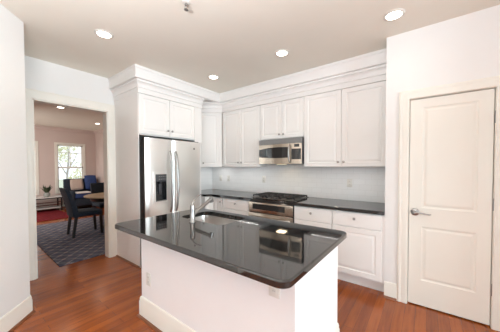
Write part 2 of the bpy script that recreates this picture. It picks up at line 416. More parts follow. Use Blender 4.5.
hd = MB().lathe(PDr(-.083, .94, 0), (0, -1, 0), [(0, .036), (.006, .036), (.012, .030), (.014, .015), (.045, .012), (.05, .010)])
hd.tube([PDr(-.083, .94, .043), PDr(-.05, .941, .048), PDr(-.01, .934, .048), PDr(.03, .930, .046), PDr(.045, .934, .045)], [.0095, .0085, .0075, .0065, .004], 10)
obj('door_handle', hd, M_chrome, dr, 40, 'satin nickel lever handle')
for z in (.331, 1.065, 1.81):
    obj('hinge', MB().tube([(.464, YP-.004, z-.05), (.464, YP-.004, z+.05)], .007, 10).tube([(.464, YP-.004, z+.05), (.464, YP-.004, z+.058)], [.006, .003], 10), M_chrome, dr, 40)
struct('trim_8', MB().box(-.147, -.136, YP-.003, YP+.12, 0, 2.07).box(.460, .471, YP-.003, YP+.12, 0, 2.07).box(-.136, .460, YP-.003, YP+.12, 2.0595, 2.07).box(-.136, .46, YP+.055, YP+.065, 0, 2.07), M_trim, None, 'cream jamb of the pantry door')
struct('trim_9', casing(PP, -.138, .462, 2.062, .088), M_trim, 40, 'cream casing around the pantry door')

# ------------------------------------------------------------------ cabinets
DOORR = [(0, 0), (0, .016), (.003, .019), (.055, .019), (.060, .0125), (.068, .0115), (.092, .0165), (.098, .0165)]
SLABR = [(0, 0), (0, .015), (.004, .019), (.012, .019)]
def front(name, P, u0, u1, z0, z1, parent, knob=None, flat=False, thin=False):
    rg = SLABR if flat else DOORR
    o = obj(name, MB().rings(P, u0, u1, z0, z1, rg), M_cab, parent, None)
    if knob:
        nn = P.N
        k = MB().lathe(P(knob[0], knob[1], .0192), nn, [(0, .008), (.003, .008), (.006, .005), (.014, .0055), (.017, .012), (.022, .0155), (.027, .0135), (.030, .006)], 16)
        obj('knob', k, M_knob, o, 50)
    return o
PU = Plane((0, YU+.019), (1, 0), (0, -1))       # range upper doors
PF = Plane((XC-.019, 0), (0, 1), (1, 0))        # fridge cabinet doors
G = .0022
UZ0, UZ1 = 1.388, 2.402
def upper(x0, x1, split, z0, z1, label, kz, filler=None):
    t_ = thing('wall_cabinet', label, 'cabinet', ((x0+x1)/2, YU+.2, z0), 'white wall cabinets')
    rl = .022 if z0 < 1.5 else 0
    obj('body', MB().box(x0+.0005, (filler or x1)-.0005, YU+.0195, YB-.0005, z0+rl, z1+.16), M_cab, t_)
    if rl: obj('fill_bar_lip', MB().box(x0+.0005, (filler or x1)-.0005, YU+.0195, YU+.038, z0, z0+rl-.0002), M_cab, t_)  # added lip that hides the backsplash fill bar
    e = .006
    for a, b_, kx in ((x0+e, split-G, split-.036), (split+G, x1-e, split+.036)):
        front('door', PU, a, b_, z0+.004, z1-.002, t_, (kx, kz))
    return t_
cab_l = upper(-3.030, -2.182, -2.606, UZ0, UZ1, 'tall white two door wall cabinet between corner cabinet and microwave', 1.468)
upper(-2.181, -1.412, -1.775, 1.828, UZ1, 'short white two door wall cabinet directly above the microwave', 1.892)
cab_r = upper(-1.411, -.358, -.8865, UZ0, UZ1, 'widest white two door wall cabinet, right of the microwave', 1.454, XP-.001)
# diagonal corner wall cabinet
s2 = math.sqrt(.5)
PDG = Plane(DG0, (s2, s2), (s2, -s2)); LD = math.hypot(DG1[0]-DG0[0], DG1[1]-DG0[1])
cab_c = t_ = thing('corner_wall_cabinet', 'narrow white diagonal corner wall cabinet beside the refrigerator top', 'cabinet', (-3.4, 3.1, UZ0))
e = .019*s2
obj('body', MB().prism([(DG0[0]-e, DG0[1]+e), (DG1[0]-e-.012, DG1[1]+e-.012), (DG1[0]-e-.006, YB-.001), (XD+.013, YB-.001), (XD+.013, 2.72), (-3.46, 2.72)], UZ0+.022, UZ1+.16), M_cab, t_)
obj('fill_bar_lip', MB().prism([(DG0[0]-e, DG0[1]+e), (DG1[0]-e-.012, DG1[1]+e-.012), (DG1[0]-e-.025, DG1[1]+e+.001), (DG0[0]-e-.013, DG0[1]+e+.013)], UZ0, UZ0+.0218), M_cab, t_)  # added lip screening the corner fill bar
PDG2 = Plane((DG0[0]-e, DG0[1]+e), (s2, s2), (s2, -s2))
front('door', PDG2, .10, LD-.055, UZ0+.004, UZ1-.002, t_, (.215, 1.462))
# added unseen bars that brighten the backsplash, tucked up behind added lips
def tile_fill_bar(par, x0, x1, y, power):
    z = UZ0+.022
    hs = obj('tile_fill_bar', MB().box(x0, x1, y-.012, y+.012, z-.009, z-.0005, .002), M_plate, par, 30)
    obj('lens', MB().box(x0+.01, x1-.01, y-.008, y+.008, z-.012, z-.0092, .001), M_plate, hs, 30)
    d = bpy.data.lights.new('tile_fill', 'AREA'); d.shape = 'RECTANGLE'; d.size = x1-x0-.02; d.size_y = .016; d.energy = power; d.color = (1, .96, .92)  # added fill lamp for the tiles
    o = bpy.data.objects.new('tile_fill', d); o.location = ((x0+x1)/2, y, z-.0125); COL.objects.link(o)
tile_fill_bar(cab_c, -3.46, -3.12, 3.25, .9)
tile_fill_bar(cab_l, -2.95, -2.25, 3.20, 1.1)
tile_fill_bar(cab_r, -1.33, -.43, 3.20, .85)
# refrigerator surround
t_ = thing('cabinet_end_panel', 'tall plain white side panel between the opening casing and the refrigerator', 'panel', (-3.48, YE+.02, 0))
obj('panel', MB().box(XD+.001, XC-.0195, YE, YE+.014, 0, 2.56), M_cab, t_)
obj('shoe_moulding', MB().sweep([(XD+.001, YE), (XC-.02, YE)], SHP, 1), M_shoe, t_, 40, 'thin red brown shoe moulding')
t_ = thing('over_refrigerator_cabinet', 'white two door cabinet above the stainless refrigerator', 'cabinet', (-3.45, 2.15, 1.84))
obj('body', MB().box(XD+.001, XC-.0195, YE+.0145, 2.69, 1.838, UZ1+.16), M_cab, t_)
obj('filler_strip', MB().box(XC-.019, XC, 2.538, 2.69, 1.80, UZ1), M_cab, t_)
obj('filler_panel', MB().box(XD+.012, XC-.02, 2.66, 2.69, 0.0, 1.837), M_cab, t_)
for a, b_, kx in ((YE+.004, 2.064-G, 2.064-.036), (2.064+G, 2.534, 2.064+.036)):
    front('door', PF, a, b_, 1.852, UZ1-.002, t_, (kx, 1.935))

# base cabinets along the range wall
YC = 2.812
PB = Plane((0, YC+.019), (1, 0), (0, -1))
def base(x0, x1, label, dz=.70, knobx=None, hinge=1, xb1=None):
    t_ = thing('base_cabinet', label, 'cabinet', ((x0+x1)/2, 3.1, 0), 'white base cabinets')
    obj('body', MB().box(x0+.0005, (xb1 or x1)-.0005, YC+.0195, YB-.013, .125, .8745), M_cab, t_)
    obj('toe_kick', MB().box(x0+.0005, (xb1 or x1)-.0005, YC+.10, YC+.115, 0, .125), M_cab, t_)
    xm = (x0+x1)/2
    front('drawer', PB, x0+.008, x1-.008, dz, .862, t_, (knobx or xm, .797), True)
    front('door', PB, x0+.008, x1-.008, .145, dz-.008, t_, (x1-.045 if hinge > 0 else x0+.045, .63))
    return t_
base(-2.735, -2.166, 'white base cabinet with one drawer, left of the oven', knobx=-2.447)
base(-1.409, -.898, 'white drawer base cabinet just right of the oven', knobx=-1.163, hinge=-1)
base(-.897, -.362, 'white drawer base cabinet at the pantry wall end', knobx=-.645, hinge=-1, xb1=XP-.001)
t_ = thing('corner_base_cabinet', 'white corner base cabinet left of the drawers, beside the refrigerator', 'cabinet', (-3.2, 3.1, 0))
obj('body', MB().prism([(-2.736, YC+.0195), (-2.955, YC+.0195), (-3.04, 2.735), (-3.04, 2.70), (XD+.013, 2.70), (XD+.013, YB-.013), (-2.736, YB-.013)], .125, .8745), M_cab, t_)
obj('toe_kick', MB().prism([(-2.736, YC+.10), (-3.0, YC+.10), (-3.12, 2.71), (-3.3, 2.71), (-3.3, YC+.2), (-2.736, YC+.2)], 0, .125), M_cab, t_)
front('door', PB, -2.945, -2.742, .145, .862, t_, (-2.772, .797))

# back worktop
def edge_prof(): return .010
t_ = obj('countertop', MB().prism([(XP-.002, 2.79), (-2.945, 2.79), (-2.985, 2.772), (-3.03, 2.715), (-3.03, 2.693), (XD+.013, 2.693), (XD+.013, YB-.013), (XP-.002, YB-.013)], .875, .915, .006, 3), M_gran, None, None)
tag(t_, 'black granite worktop along the tiled back wall, under the cooktop', 'countertop')

# ------------------------------------------------------------------ refrigerator
XFR = -2.97
t_ = thing('refrigerator', 'stainless steel side by side refrigerator with black dispenser', 'refrigerator', (-3.4, 2.06, 0))
obj('body', MB().box(XD+.03, XFR-.075, 1.603, 2.545, .02, 1.775, .006), M_black, t_, 30)
for y in (1.62, 2.44): obj('hinge_cover', MB().box(XFR-.13, XFR-.02, y, y+.08, 1.776, 1.80, .006), M_black, t_, 30)
obj('base_grille', MB().box(XFR-.06, XFR-.03, 1.66, 2.53, .02, .10, .004), M_black, t_, 30)
PFR = Plane((XFR-.07, 0), (0, 1), (1, 0))
def curved_door(u0, u1, z0, z1, bulge, hole=None):
    """door with a softly bowed front; hole = (u0,u1,z0,z1) left open for a recess"""
    mb = MB(); us = sorted(set([u0+(u1-u0)*i/12 for i in range(13)]+(list(hole[:2]) if hole else [])))
    zs = [z0, z1] if not hole else [z0, hole[2], hole[3], z1]
    def dd(u):
        t = (u-u0)/(u1-u0); return .058+bulge*(1-(2*t-1)**2)-.012*max(0, abs(2*t-1)-.93)/.07
    n = len(us); v = []; f = []
    for z in zs: v += [PFR(u, z, dd(u)) for u in us]
    for j in range(len(zs)-1):
        for i in range(n-1):
            if hole and j == 1 and us[i] >= hole[0]-1e-6 and us[i+1] <= hole[1]+1e-6: continue
            f.append((j*n+i, j*n+i+1, (j+1)*n+i+1, (j+1)*n+i))
    mb.faces(v, f)
    BK = .034
    for z in (z0, z1): mb.faces([PFR(u0, z, BK)]+[PFR(u, z, dd(u)) for u in us]+[PFR(u1, z, BK)], [tuple(range(n+2))])
    for u in (u0, u1):
        mb.faces([PFR(u, z0, BK), PFR(u, z1, BK)]+[PFR(u, z, dd(u)) for z in zs[::-1]], [tuple(range(2+len(zs)))])
    bmesh.ops.remove_doubles(mb.bm, verts=mb.bm.verts[:], dist=1e-5)
    return mb, dd
HOLE = (1.742, 1.932, .905, 1.305)
mb, dd = curved_door(1.603, 2.010, .115, 1.79, .012, HOLE)
fd = obj('freezer_door', mb, M_steel, t_, 30, 'left stainless door with dispenser')
ln = MB()
for q in ((1.604, HOLE[0]-.001, .116, 1.789), (HOLE[1]+.001, 2.009, .116, 1.789), (HOLE[0]-.001, HOLE[1]+.001, .116, HOLE[2]-.001), (HOLE[0]-.001, HOLE[1]+.001, HOLE[3]+.001, 1.789)): ln.pbox(PFR, *q, -.003, .034)
obj('door_liner', ln, M_black, fd, None, 'black door side')
disp = MB()
disp.rings(PFR, HOLE[0], HOLE[1], HOLE[2], HOLE[3], [(0, .072), (.002, .069), (.008, .066), (.010, .040), (.014, .012)], True, False)
dp = obj('dispenser', disp, M_black, fd, 30, 'black water and ice dispenser recess')
obj('dispenser_panel', MB().pbox(PFR, HOLE[0]+.01, HOLE[1]-.01, 1.185, 1.297, .03, .071, .004), M_dark, dp, 30)
for r_ in range(2):
    for c_ in range(4): obj('button', MB().pbox(PFR, 1.79+c_*.034, 1.808+c_*.034, 1.215+r_*.036, 1.227+r_*.036, .0712, .073), M_chrome, dp)
obj('paddle', MB().pbox(PFR, 1.815, 1.86, 1.00, 1.15, .02, .032, .004).tube([PFR(1.838, 1.15, .03), PFR(1.838, 1.185, .04)], .012, 10), M_dark, dp, 30)
obj('drip_tray', MB().pbox(PFR, HOLE[0]+.012, HOLE[1]-.012, .907, .918, .02, .07, .003), M_chrome, dp, 30)
obj('dispenser_surround', MB().rings(PFR, 1.705, 1.945, .875, 1.325, [(0, .062), (.002, .0735), (.006, .0745), (.034, .0745), (.036, .070)], False, False), M_steel, fd, 30)
mb, dd2 = curved_door(2.018, 2.545, .115, 1.79, .012)
rd = obj('refrigerator_door', mb, M_steel, t_, 30, 'right stainless door')
obj('door_liner', MB().pbox(PFR, 2.019, 2.544, .116, 1.789, -.003, .034), M_black, rd, None, 'black door side')
def handle(u, par):
    h = MB(); pts = [PFR(u, .74+(.88)*i/20, .082+.052*math.sin(math.pi*min(1, max(0, i/20)))**.45) for i in range(21)]
    h.tube(pts, [.013]+[.0155]*19+[.013], 12)
    obj('handle', h, M_chrome, par, 50)
handle(1.966, fd); handle(2.060, rd)
obj('badge', MB().lathe(PFR(2.412, 1.682, .0595), (1, 0, 0), [(0, .017), (.006, .017), (.008, .014)], 20), M_dark, rd, 40, 'small round dark maker badge')

# ------------------------------------------------------------------ microwave
t_ = thing('microwave', 'stainless over the range microwave above the cooktop', 'microwave', (-1.79, 3.25, 1.43))
MX0, MX1, MZ0, MZ1, MY = -2.155, -1.413, 1.432, 1.815, 3.075
obj('body', MB().box(MX0, MX1, MY, YB-.013, MZ0, MZ1, .004), M_dark, t_, 30)
PM = Plane((0, MY), (1, 0), (0, -1))
g_ = MB().pbox(PM, MX0, MX1, 1.735, MZ1, 0, .004)
for k in range(6): g_.hexa([PM(MX0+.004, 1.738+k*.0125, .003), PM(MX1-.004, 1.738+k*.0125, .003), PM(MX1-.004, 1.738+k*.0125, .02), PM(MX0+.004, 1.738+k*.0125, .02), PM(MX0+.004, 1.744+k*.0125, .003), PM(MX1-.004, 1.744+k*.0125, .003), PM(MX1-.004, 1.747+k*.0125, .02), PM(MX0+.004, 1.747+k*.0125, .02)])
obj('vent_grille', g_, mat('grey_metal_slats', (.36, .36, .36), .4, .8), t_)
def arc_strip(mb, P, u0, u1, f_lo, f_hi, d0, bulge, n=18, uc=None, uw=None):
    """bowed plate between two height curves"""
    uc = uc if uc is not None else (MX0+MX1)/2; uw = uw or (MX1-MX0)/2
    v = []; f = []
    for i in range(n+1):
        u = u0+(u1-u0)*i/n; t = (u-uc)/uw; dq = d0+bulge*(1-t*t)
        v += [P(u, f_lo(t), dq), P(u, f_hi(t), dq), P(u, f_hi(t), d0-.004), P(u, f_lo(t), d0-.004)]
    for i in range(n):
        for j in range(4): f.append((4*i+j, 4*i+(j+1) % 4, 4*i+4+(j+1) % 4, 4*i+4+j))
    f += [(3, 2, 1, 0), tuple(4*n+j for j in range(4))]
    return mb.faces(v, f)
XS = -1.597
dm = MB()
arc_strip(dm, PM, MX0, XS, lambda t: 1.662+.025*(1-t*t), lambda t: 1.733, .008, .032)
arc_strip(dm, PM, MX0, XS, lambda t: MZ0+.003, lambda t: 1.545-.022*(1-t*t), .008, .032)
mdoor = obj('door', dm, M_steelw, t_, 30)
wn = MB(); arc_strip(wn, PM, MX0+.002, XS, lambda t: 1.540-.022*(1-t*t), lambda t: 1.667+.025*(1-t*t), .008, .029)
obj('window', wn, M_glassblack, mdoor, 30, 'black glass window')
hh = MB(); hh.tube([PM(XS+.012, 1.455+.26*i/14, .045+.035*math.sin(math.pi*i/14)**.5) for i in range(15)], .011, 10)
obj('handle', hh, M_chrome, mdoor, 50)
cp = MB(); arc_strip(cp, PM, XS+.002, MX1, lambda t: MZ0+.003, lambda t: 1.733, .006, .032)
cpo = obj('control_panel', cp, M_steelw, t_, 30)
dk = MB(); arc_strip(dk, PM, XS+.035, MX1-.012, lambda t: 1.50, lambda t: 1.655, .008, .0345)
obj('keypad', dk, M_glassblack, cpo, 30, 'black keypad')
ds = MB(); arc_strip(ds, PM, XS+.075, MX1-.035, lambda t: 1.680, lambda t: 1.722, .008, .0345)
obj('display', ds, M_glassblack, cpo, 30, 'small black display')
obj('hood_lamp', MB().box(-1.86, -1.72, 3.13, 3.19, MZ0-.004, MZ0+.001), M_hood, t_)
ld = bpy.data.lights.new('hood_light', 'AREA'); ld.size = .14; ld.energy = .8; ld.color = (1, .78, .5)
lo = bpy.data.objects.new('hood_light', ld); lo.location = (-1.79, 3.16, MZ0-.008); COL.objects.link(lo)

# ------------------------------------------------------------------ oven and cooktop
t_ = thing('wall_oven', 'stainless built in oven under the cooktop', 'oven', (-1.788, 3.1, 0))
OX0, OX1 = -2.164, -1.411
PO = Plane((0, 2.815), (1, 0), (0, -1))
obj('body', MB().box(OX0, OX1, 2.8155, YB-.014, .10, .872), M_dark, t_)
obj('base_plinth', MB().box(OX0+.001, OX1-.001, 2.90, 2.93, 0, .0995), M_cab, t_)
cpo = obj('control_panel', MB().pbox(PO, OX0+.004, OX1-.004, .715, .862, 0, .020, .004), M_steelw, t_, 30)
obj('display', MB().pbox(PO, -2.085, -1.535, .757, .838, .0202, .0225, .001), M_glassblack, cpo, None, 'black glass touch display')
ov = obj('oven_door', MB().pbox(PO, OX0+.004, OX1-.004, .135, .706, 0, .030, .004), M_steelw, t_, 30)
obj('window', MB().pbox(PO, OX0+.10, OX1-.10, .24, .58, .0302, .032, .001), M_glassblack, ov)
hb = MB(); hb.tube([PO(OX0+.05+(OX1-OX0-.10)*i/16, .650, .040+.045*math.sin(math.pi*i/16)**.5) for i in range(17)], .0125, 12)
obj('handle', hb, M_chrome, ov, 50, 'bowed steel handle')

t_ = thing('gas_cooktop', 'stainless gas cooktop with black cast iron grates on the back worktop', 'cooktop', (-1.79, 3.13, .9152))
KX0, KX1, KY0, KY1 = -2.195, -1.445, 2.90, 3.40
obj('base', MB().box(KX0, KX1, KY0, KY1, .9152, .922, .003), mat('dark_cooktop_steel', (.22, .20, .185), .35, 1), t_, 30)
for k, (bx, by) in enumerate(((-2.06, 3.02), (-2.06, 3.27), (-1.82, 3.15), (-1.58, 3.02), (-1.58, 3.27))):
    bu = obj('burner', MB().lathe((bx, by, .922), (0, 0, 1), [(0, .05), (.008, .048), (.012, .036), (.014, .036), (.020, .034), (.022, .028)], 20), M_iron, t_, 40)
for gx0, gx1 in ((-2.18, -1.94), (-1.937, -1.703), (-1.70, -1.46)):
    gm = MB(); z0, z1 = .940, .954
    gm.box(gx0, gx1, 2.935, 2.947, z0, z1).box(gx0, gx1, 3.363, 3.375, z0, z1).box(gx0, gx0+.012, 2.935, 3.375, z0, z1).box(gx1-.012, gx1, 2.935, 3.375, z0, z1)
    gm.box(gx0, gx1, 3.134, 3.146, z0, z1).box((gx0+gx1)/2-.006, (gx0+gx1)/2+.006, 2.935, 3.375, z0, z1)
    for yy in (3.02, 3.27): gm.box(gx0, gx0+.09, yy-.006, yy+.006, z0, z1+.004).box(gx1-.09, gx1, yy-.006, yy+.006, z0, z1+.004).box((gx0+gx1)/2-.06, (gx0+gx1)/2-.048, yy-.07, yy+.07, z0, z1+.004).box((gx0+gx1)/2+.048, (gx0+gx1)/2+.06, yy-.07, yy+.07, z0, z1+.004)
    for qx in (gx0+.001, gx1-.013):
        for qy in (2.936, 3.362): gm.box(qx, qx+.012, qy, qy+.012, .922, z0)
    obj('grate', gm, M_iron, t_)
for k in range(5):
    obj('knob', MB().lathe((-1.98+k*.08, 2.913, .922), (0, 0, 1), [(0, .016), (.012, .015), (.016, .012)], 14), M_black, t_, 40)

def ring_slab(outer, hole, z0, z1, bev, hb):
    mb = MB()
    def loop(pts, inset, z):
        cx = sum(p[0] for p in pts)/len(pts); cy = sum(p[1] for p in pts)/len(pts); n = len(pts); r = []
        for i in range(n):
            a = Vector(pts[i-1]); c = Vector(pts[(i+1) % n]); d = (c-a).normalized(); nn = Vector((-d.y, d.x))
            q = Vector(pts[i])+nn*inset; r.append(mb.bm.verts.new((q.x, q.y, z)))
        return r
    L = []
    for k in range(5):
        th = math.pi/2*k/4; L.append(loop(outer, bev*(1-math.sin(th)), z0+bev*(1-math.cos(th))))
    for k in range(5):
        th = math.pi/2*k/4; L.append(loop(outer, bev*(1-math.cos(th)), z1-bev+bev*math.sin(th)))
    for a, c in zip(L, L[1:]):
        n = len(a)
        for i in range(n): mb.bm.faces.new((a[i], a[(i+1) % n], c[(i+1) % n], c[i]))
    Ht = loop(hole, -.003, z1); H1 = loop(hole, 0, z1-.003); H0 = loop(hole, 0, z0)
    for a, c in ((Ht, H1), (H1, H0)):
        n = len(a)
        for i in range(n): mb.bm.faces.new((a[i], a[(i+1) % n], c[(i+1) % n], c[i]))
    def es(a): return [mb.bm.edges.get((a[i], a[(i+1) % len(a)])) for i in range(len(a))]
    bmesh.ops.triangle_fill(mb.bm, use_beauty=True, edges=es(L[-1])+es(Ht), normal=(0, 0, 1))
    bmesh.ops.triangle_fill(mb.bm, use_beauty=True, edges=es(L[0])+es(H0), normal=(0, 0, -1))
    return mb
# ------------------------------------------------------------------ island
IX0, IX1, IY0, IY1 = -2.10, -.532, 1.08, 1.806
t_ = thing('kitchen_island', 'white kitchen island body standing on the hardwood floor', 'island', ((IX0+IX1)/2, 1.42, 0))
ib = ring_slab([(IX0, IY0), (IX1, IY0), (IX1, IY1), (IX0, IY1)], [(-2.0, 1.30), (-1.28, 1.30), (-1.28, 1.758), (-2.0, 1.758)], 0.0005, .8595, .0005, .001)
obj('body', ib, M_island, t_)
obj('baseboard', MB().sweep([(IX0, IY1), (IX0, IY0), (IX1, IY0), (IX1, IY1)], [(o*1.3, z*1.13) for o, z in BBP], 1), M_trim, t_, 30)
obj('shoe_moulding', MB().sweep([(IX0, IY1), (IX0, IY0), (IX1, IY0), (IX1, IY1)], off(SHP, .0184), 1), M_shoe, t_, 40, 'thin red brown shoe moulding')
obj('top_moulding', MB().sweep([(IX0, IY1), (IX0, IY0), (IX1, IY0), (IX1, IY1)], [(0, .815), (.008, .818), (.010, .83), (.018, .845), (.022, .8595), (0, .8595)], 1), M_island, t_, 30)
PI = Plane((0, IY1+.0002), (-1, 0), (0, 1))
for a, b_ in ((.54, .93), (.94, 1.33), (1.34, 1.71), (1.72, 2.09)):
    front('door', PI, a, b_, .13, .84, t_, (b_-.04, .76))
# worktop with rounded corners and a sink cut-out
CX0, CX1, CY0, CY1 = -2.17, -.463, .862, 1.842
def rounded(x0, x1, y0, y1, r, n=8):
    p = []
    for cx, cy, a in ((x1-r, y1-r, 0), (x0+r, y1-r, 90), (x0+r, y0+r, 180), (x1-r, y0+r, 270)):
        for i in range(n+1):
            th = math.radians(a+90*i/n); p.append((cx+r*math.cos(th), cy+r*math.sin(th)))
    return p
outer = rounded(CX0, CX1, CY0, CY1, .06); hole = rounded(-1.945, -1.365, 1.385, 1.748, .07)
t_ = obj('island_countertop', ring_slab(outer, hole, .860, .900, .009, .003), M_gran, None, None)
tag(t_, 'polished black granite island worktop with rounded corners and sink cut-out', 'countertop')
# sink
sk = MB(); o_ = rounded(-1.955, -1.355, 1.375, 1.745, .075)
def lp(inset, z):
    n = len(o_); r = []
    for i in range(n):
        d = (Vector(o_[(i+1) % n])-Vector(o_[i-1])).normalized(); q = Vector(o_[i])+Vector((-d.y, d.x))*inset
        r.append(sk.bm.verts.new((q.x, q.y, z)))
    return r
LL = [lp(-.012, .8585), lp(.004, .8585), lp(.006, .85), lp(.010, .70), lp(.018, .682), lp(.035, .675)]
for a, c in zip(LL, LL[1:]):
    for i in range(len(a)): sk.bm.faces.new((a[i], a[(i+1) % len(a)], c[(i+1) % len(a)], c[i]))
sk.bm.faces.new(LL[-1])
t_ = thing('kitchen_sink', 'undermount stainless sink set in the island worktop', 'sink', (-1.655, 1.56, .675))
obj('basin', sk, M_basin, t_, 40)
obj('drain', MB().lathe((-1.655, 1.58, .6755), (0, 0, 1), [(0, .045), (.003, .043), (.0035, .03), (.001, .028)], 20), M_chrome, t_, 40)
# faucet
t_ = thing('kitchen_faucet', 'brushed nickel pull out faucet standing on the island worktop', 'faucet', (-1.66, 1.325, .9002))
obj('base', MB().lathe((-1.66, 1.325, .9002), (0, 0, 1), [(0, .030), (.006, .030), (.010, .026), (.014, .023), (.10, .0225), (.128, .0235), (.150, .021), (.158, .012)], 20), M_chrome, t_, 40)
obj('spout', MB().tube([(-1.66, 1.335, .965), (-1.66, 1.375, .988), (-1.66, 1.45, 1.028), (-1.66, 1.535, 1.075), (-1.66, 1.555, 1.084), (-1.66, 1.562, 1.080)], [.015, .0165, .0165, .017, .020, .012], 14), M_chrome, t_, 40)
obj('spray_head', MB().lathe((-1.66, 1.548, 1.083), (0, .25, -1), [(-.020, .012), (-.016, .020), (.012, .021), (.034, .019), (.036, .014)], 16), M_chrome, t_, 40)
obj('lever', MB().tube([(-1.66, 1.318, 1.056), (-1.66, 1.335, 1.085), (-1.66, 1.37, 1.115), (-1.66, 1.425, 1.140)], [.007, .0055, .0045, .0035], 10), M_chrome, t_, 40)

# ------------------------------------------------------------------ outlets
def outlet(P, u, z, label, sw=False):
    t_ = thing('light_switch' if sw else 'wall_outlet', label, 'light switch' if sw else 'outlet', P(u, z-.06, .0005))
    obj('plate', MB().pbox(P, u-.036, u+.036, z-.058, z+.058, .0005, .006, .002), M_plate, t_, 30)
    if sw: obj('rocker', MB().pbox(P, u-.016, u+.016, z-.032, z+.032, .006, .009, .001), M_plate, t_, 30)
    else:
        for dz in (-.021, .021):
            so = obj('socket', MB().pbox(P, u-.016, u+.016, z+dz-.014, z+dz+.014, .006, .0075, .001), M_plate, t_, 30)
            obj('slot', MB().pbox(P, u-.007, u-.005, z+dz-.005, z+dz+.005, .0075, .0079).pbox(P, u+.005, u+.007, z+dz-.005, z+dz+.005, .0075, .0079), M_dark, so)
PIS = Plane((0, IY0), (1, 0), (0, -1)); PBS = Plane((0, YB-.012), (1, 0), (0, -1))
outlet(PIS, -1.97, .385, 'ivory outlet low on the island side, left end')
outlet(PIS, -.655, .735, 'white outlet high on the island side, under the near rounded corner')
outlet(PBS, -3.40, 1.16, 'white switch plate on the backsplash, nearest the corner', True)
outlet(PBS, -3.18, 1.16, 'ivory outlet on the backsplash next to the corner switch plate')
outlet(PBS, -2.320, 1.165, 'ivory outlet on the backsplash just left of the cooktop')
outlet(PBS, -.86, 1.16, 'ivory outlet on the backsplash right of the cooktop')

# ------------------------------------------------------------------ recessed lights, sprinkler
def can(x, y, label, power=None, grp='recessed ceiling lights'):
    t_ = thing('recessed_light', label, 'ceiling light', (x, y, C), grp)
    obj('trim_ring', MB().lathe((x, y, C-.0005), (0, 0, -1), [(0, .086), (.004, .084), (.007, .076), (.007, .064), (.003, .062)], 32), M_plate, t_, 40)
    obj('lens', MB().lathe((x, y, C-.0035), (0, 0, -1), [(0, .0615), (.003, .060), (.0045, .054)], 32), M_lens, t_, 40)
    d = bpy.data.lights.new('can_beam', 'SPOT'); d.energy = power or CAN_POWER; d.color = CAN_COLOR; d.spot_size = math.radians(150); d.spot_blend = .9; d.shadow_soft_size = .06
    o = bpy.data.objects.new('can_beam', d); o.location = (x, y, C-.02); COL.objects.link(o)
can(-2.607, .986, 'recessed ceiling light nearest the cased opening')
can(-2.551, 2.446, 'recessed ceiling light in front of the corner crown moulding')
can(-1.373, 2.430, 'recessed ceiling light in front of the microwave')
can(-.243, 2.433, 'recessed ceiling light nearest the pantry door, largest in view', 4)
can(-6.56, 1.57, 'recessed living room ceiling light nearer the opening', 30)
can(-8.113, 2.845, 'recessed living room ceiling light farther off, toward the window', 30)
t_ = thing('fire_sprinkler', 'small metal fire sprinkler head on the beige ceiling', 'sprinkler', (-1.574, 1.207, C))
obj('escutcheon', MB().lathe((-1.574, 1.207, C-.0005), (0, 0, -1), [(0, .036), (.006, .034), (.012, .020), (.012, .012)], 20), M_plate, t_, 40)
obj('head', MB().tube([(-1.574, 1.207, C-.012), (-1.574, 1.207, C-.03)], .010, 12).tube([(-1.586, 1.207, C-.028), (-1.590, 1.207, C-.045), (-1.574, 1.207, C-.06)], .003, 8).tube([(-1.562, 1.207, C-.028), (-1.558, 1.207, C-.045), (-1.574, 1.207, C-.06)], .003, 8).lathe((-1.574, 1.207, C-.058), (0, 0, -1), [(0, .006), (.004, .018), (.006, .018)], 14), M_chrome, t_, 40)

# ------------------------------------------------------------------ living room
rg = obj('area_rug', MB().hexa([(-4.05, .92, 0.0005), (-4.12, 3.05, 0.0005), (-7.32, 2.98, 0.0005), (-7.32, .99, 0.0005), (-4.05, .92, .012), (-4.12, 3.05, .012), (-7.32, 2.98, .012), (-7.32, .99, .012)], .003), M_rugblue)
tag(rg, 'blue grey diamond pattern rug under the dining chairs', 'rug')
rg = obj('area_rug', MB().box(-9.75, -7.78, -.3, 2.15, .0005, .012, .003), M_rugred)
tag(rg, 'dark red patterned rug under the low coffee table', 'rug')
RUGZ = .0122

def dining_chair(label, loc, rz):
    t_ = thing('dining_chair', label, 'chair', (0, 0, 0), 'navy dining chairs')
    w2 = .235
    obj('seat', MB().box(-w2, w2, -.22, .27, .39, .495, .03, 3), M_navy, t_, 50)
    bk = MB(); n = 10; v = []; f = []
    prof = [(.40, -.19, .085), (.50, -.20, .085), (.62, -.225, .08), (.75, -.26, .072), (.87, -.30, .062), (.94, -.325, .055), (.965, -.335, .035)]
    for z, y, th in prof:
        ww = w2*(1.0 if z < .9 else .965)
        for a, b_ in ((-ww, -th/2), (-ww*.93, -th/2-.008), (0, -th/2-.012), (ww*.93, -th/2-.008), (ww, -th/2), (ww, th/2), (ww*.93, th/2+.004), (0, th/2-.012), (-ww*.93, th/2+.004), (-ww, th/2)):
            v.append((a, y+b_, z))
    for i in range(len(prof)-1):
        for k in range(10): f.append((i*10+k, i*10+(k+1) % 10, i*10+10+(k+1) % 10, i*10+10+k))
    f += [tuple(range(9, -1, -1)), tuple(len(v)-10+k for k in range(10))]
    obj('backrest', bk.faces(v, f), M_navy, t_, 50)
    for sx in (-1, 1):
        for y0, y1 in ((-.185, -.235), (.235, .255)):
            lg = MB(); x = sx*.195; a = .027; c = .019
            lg.hexa([(x-c, y1-c, 0), (x+c, y1-c, 0), (x+c, y1+c, 0), (x-c, y1+c, 0), (x-a, y0-a, .40), (x+a, y0-a, .40), (x+a, y0+a, .40), (x-a, y0+a, .40)], .003)
            obj('leg', lg, M_leg, t_)
    t_.location = loc; t_.rotation_euler = (0, 0, rz); return t_
dining_chair('navy upholstered dining chair with tilted back, seen from its side, nearest the opening', (-5.62, 1.70, RUGZ), math.radians(-2))
dining_chair('navy dining chair behind the round table, only its upper back showing', (-6.50, 2.44, RUGZ), math.radians(-90))

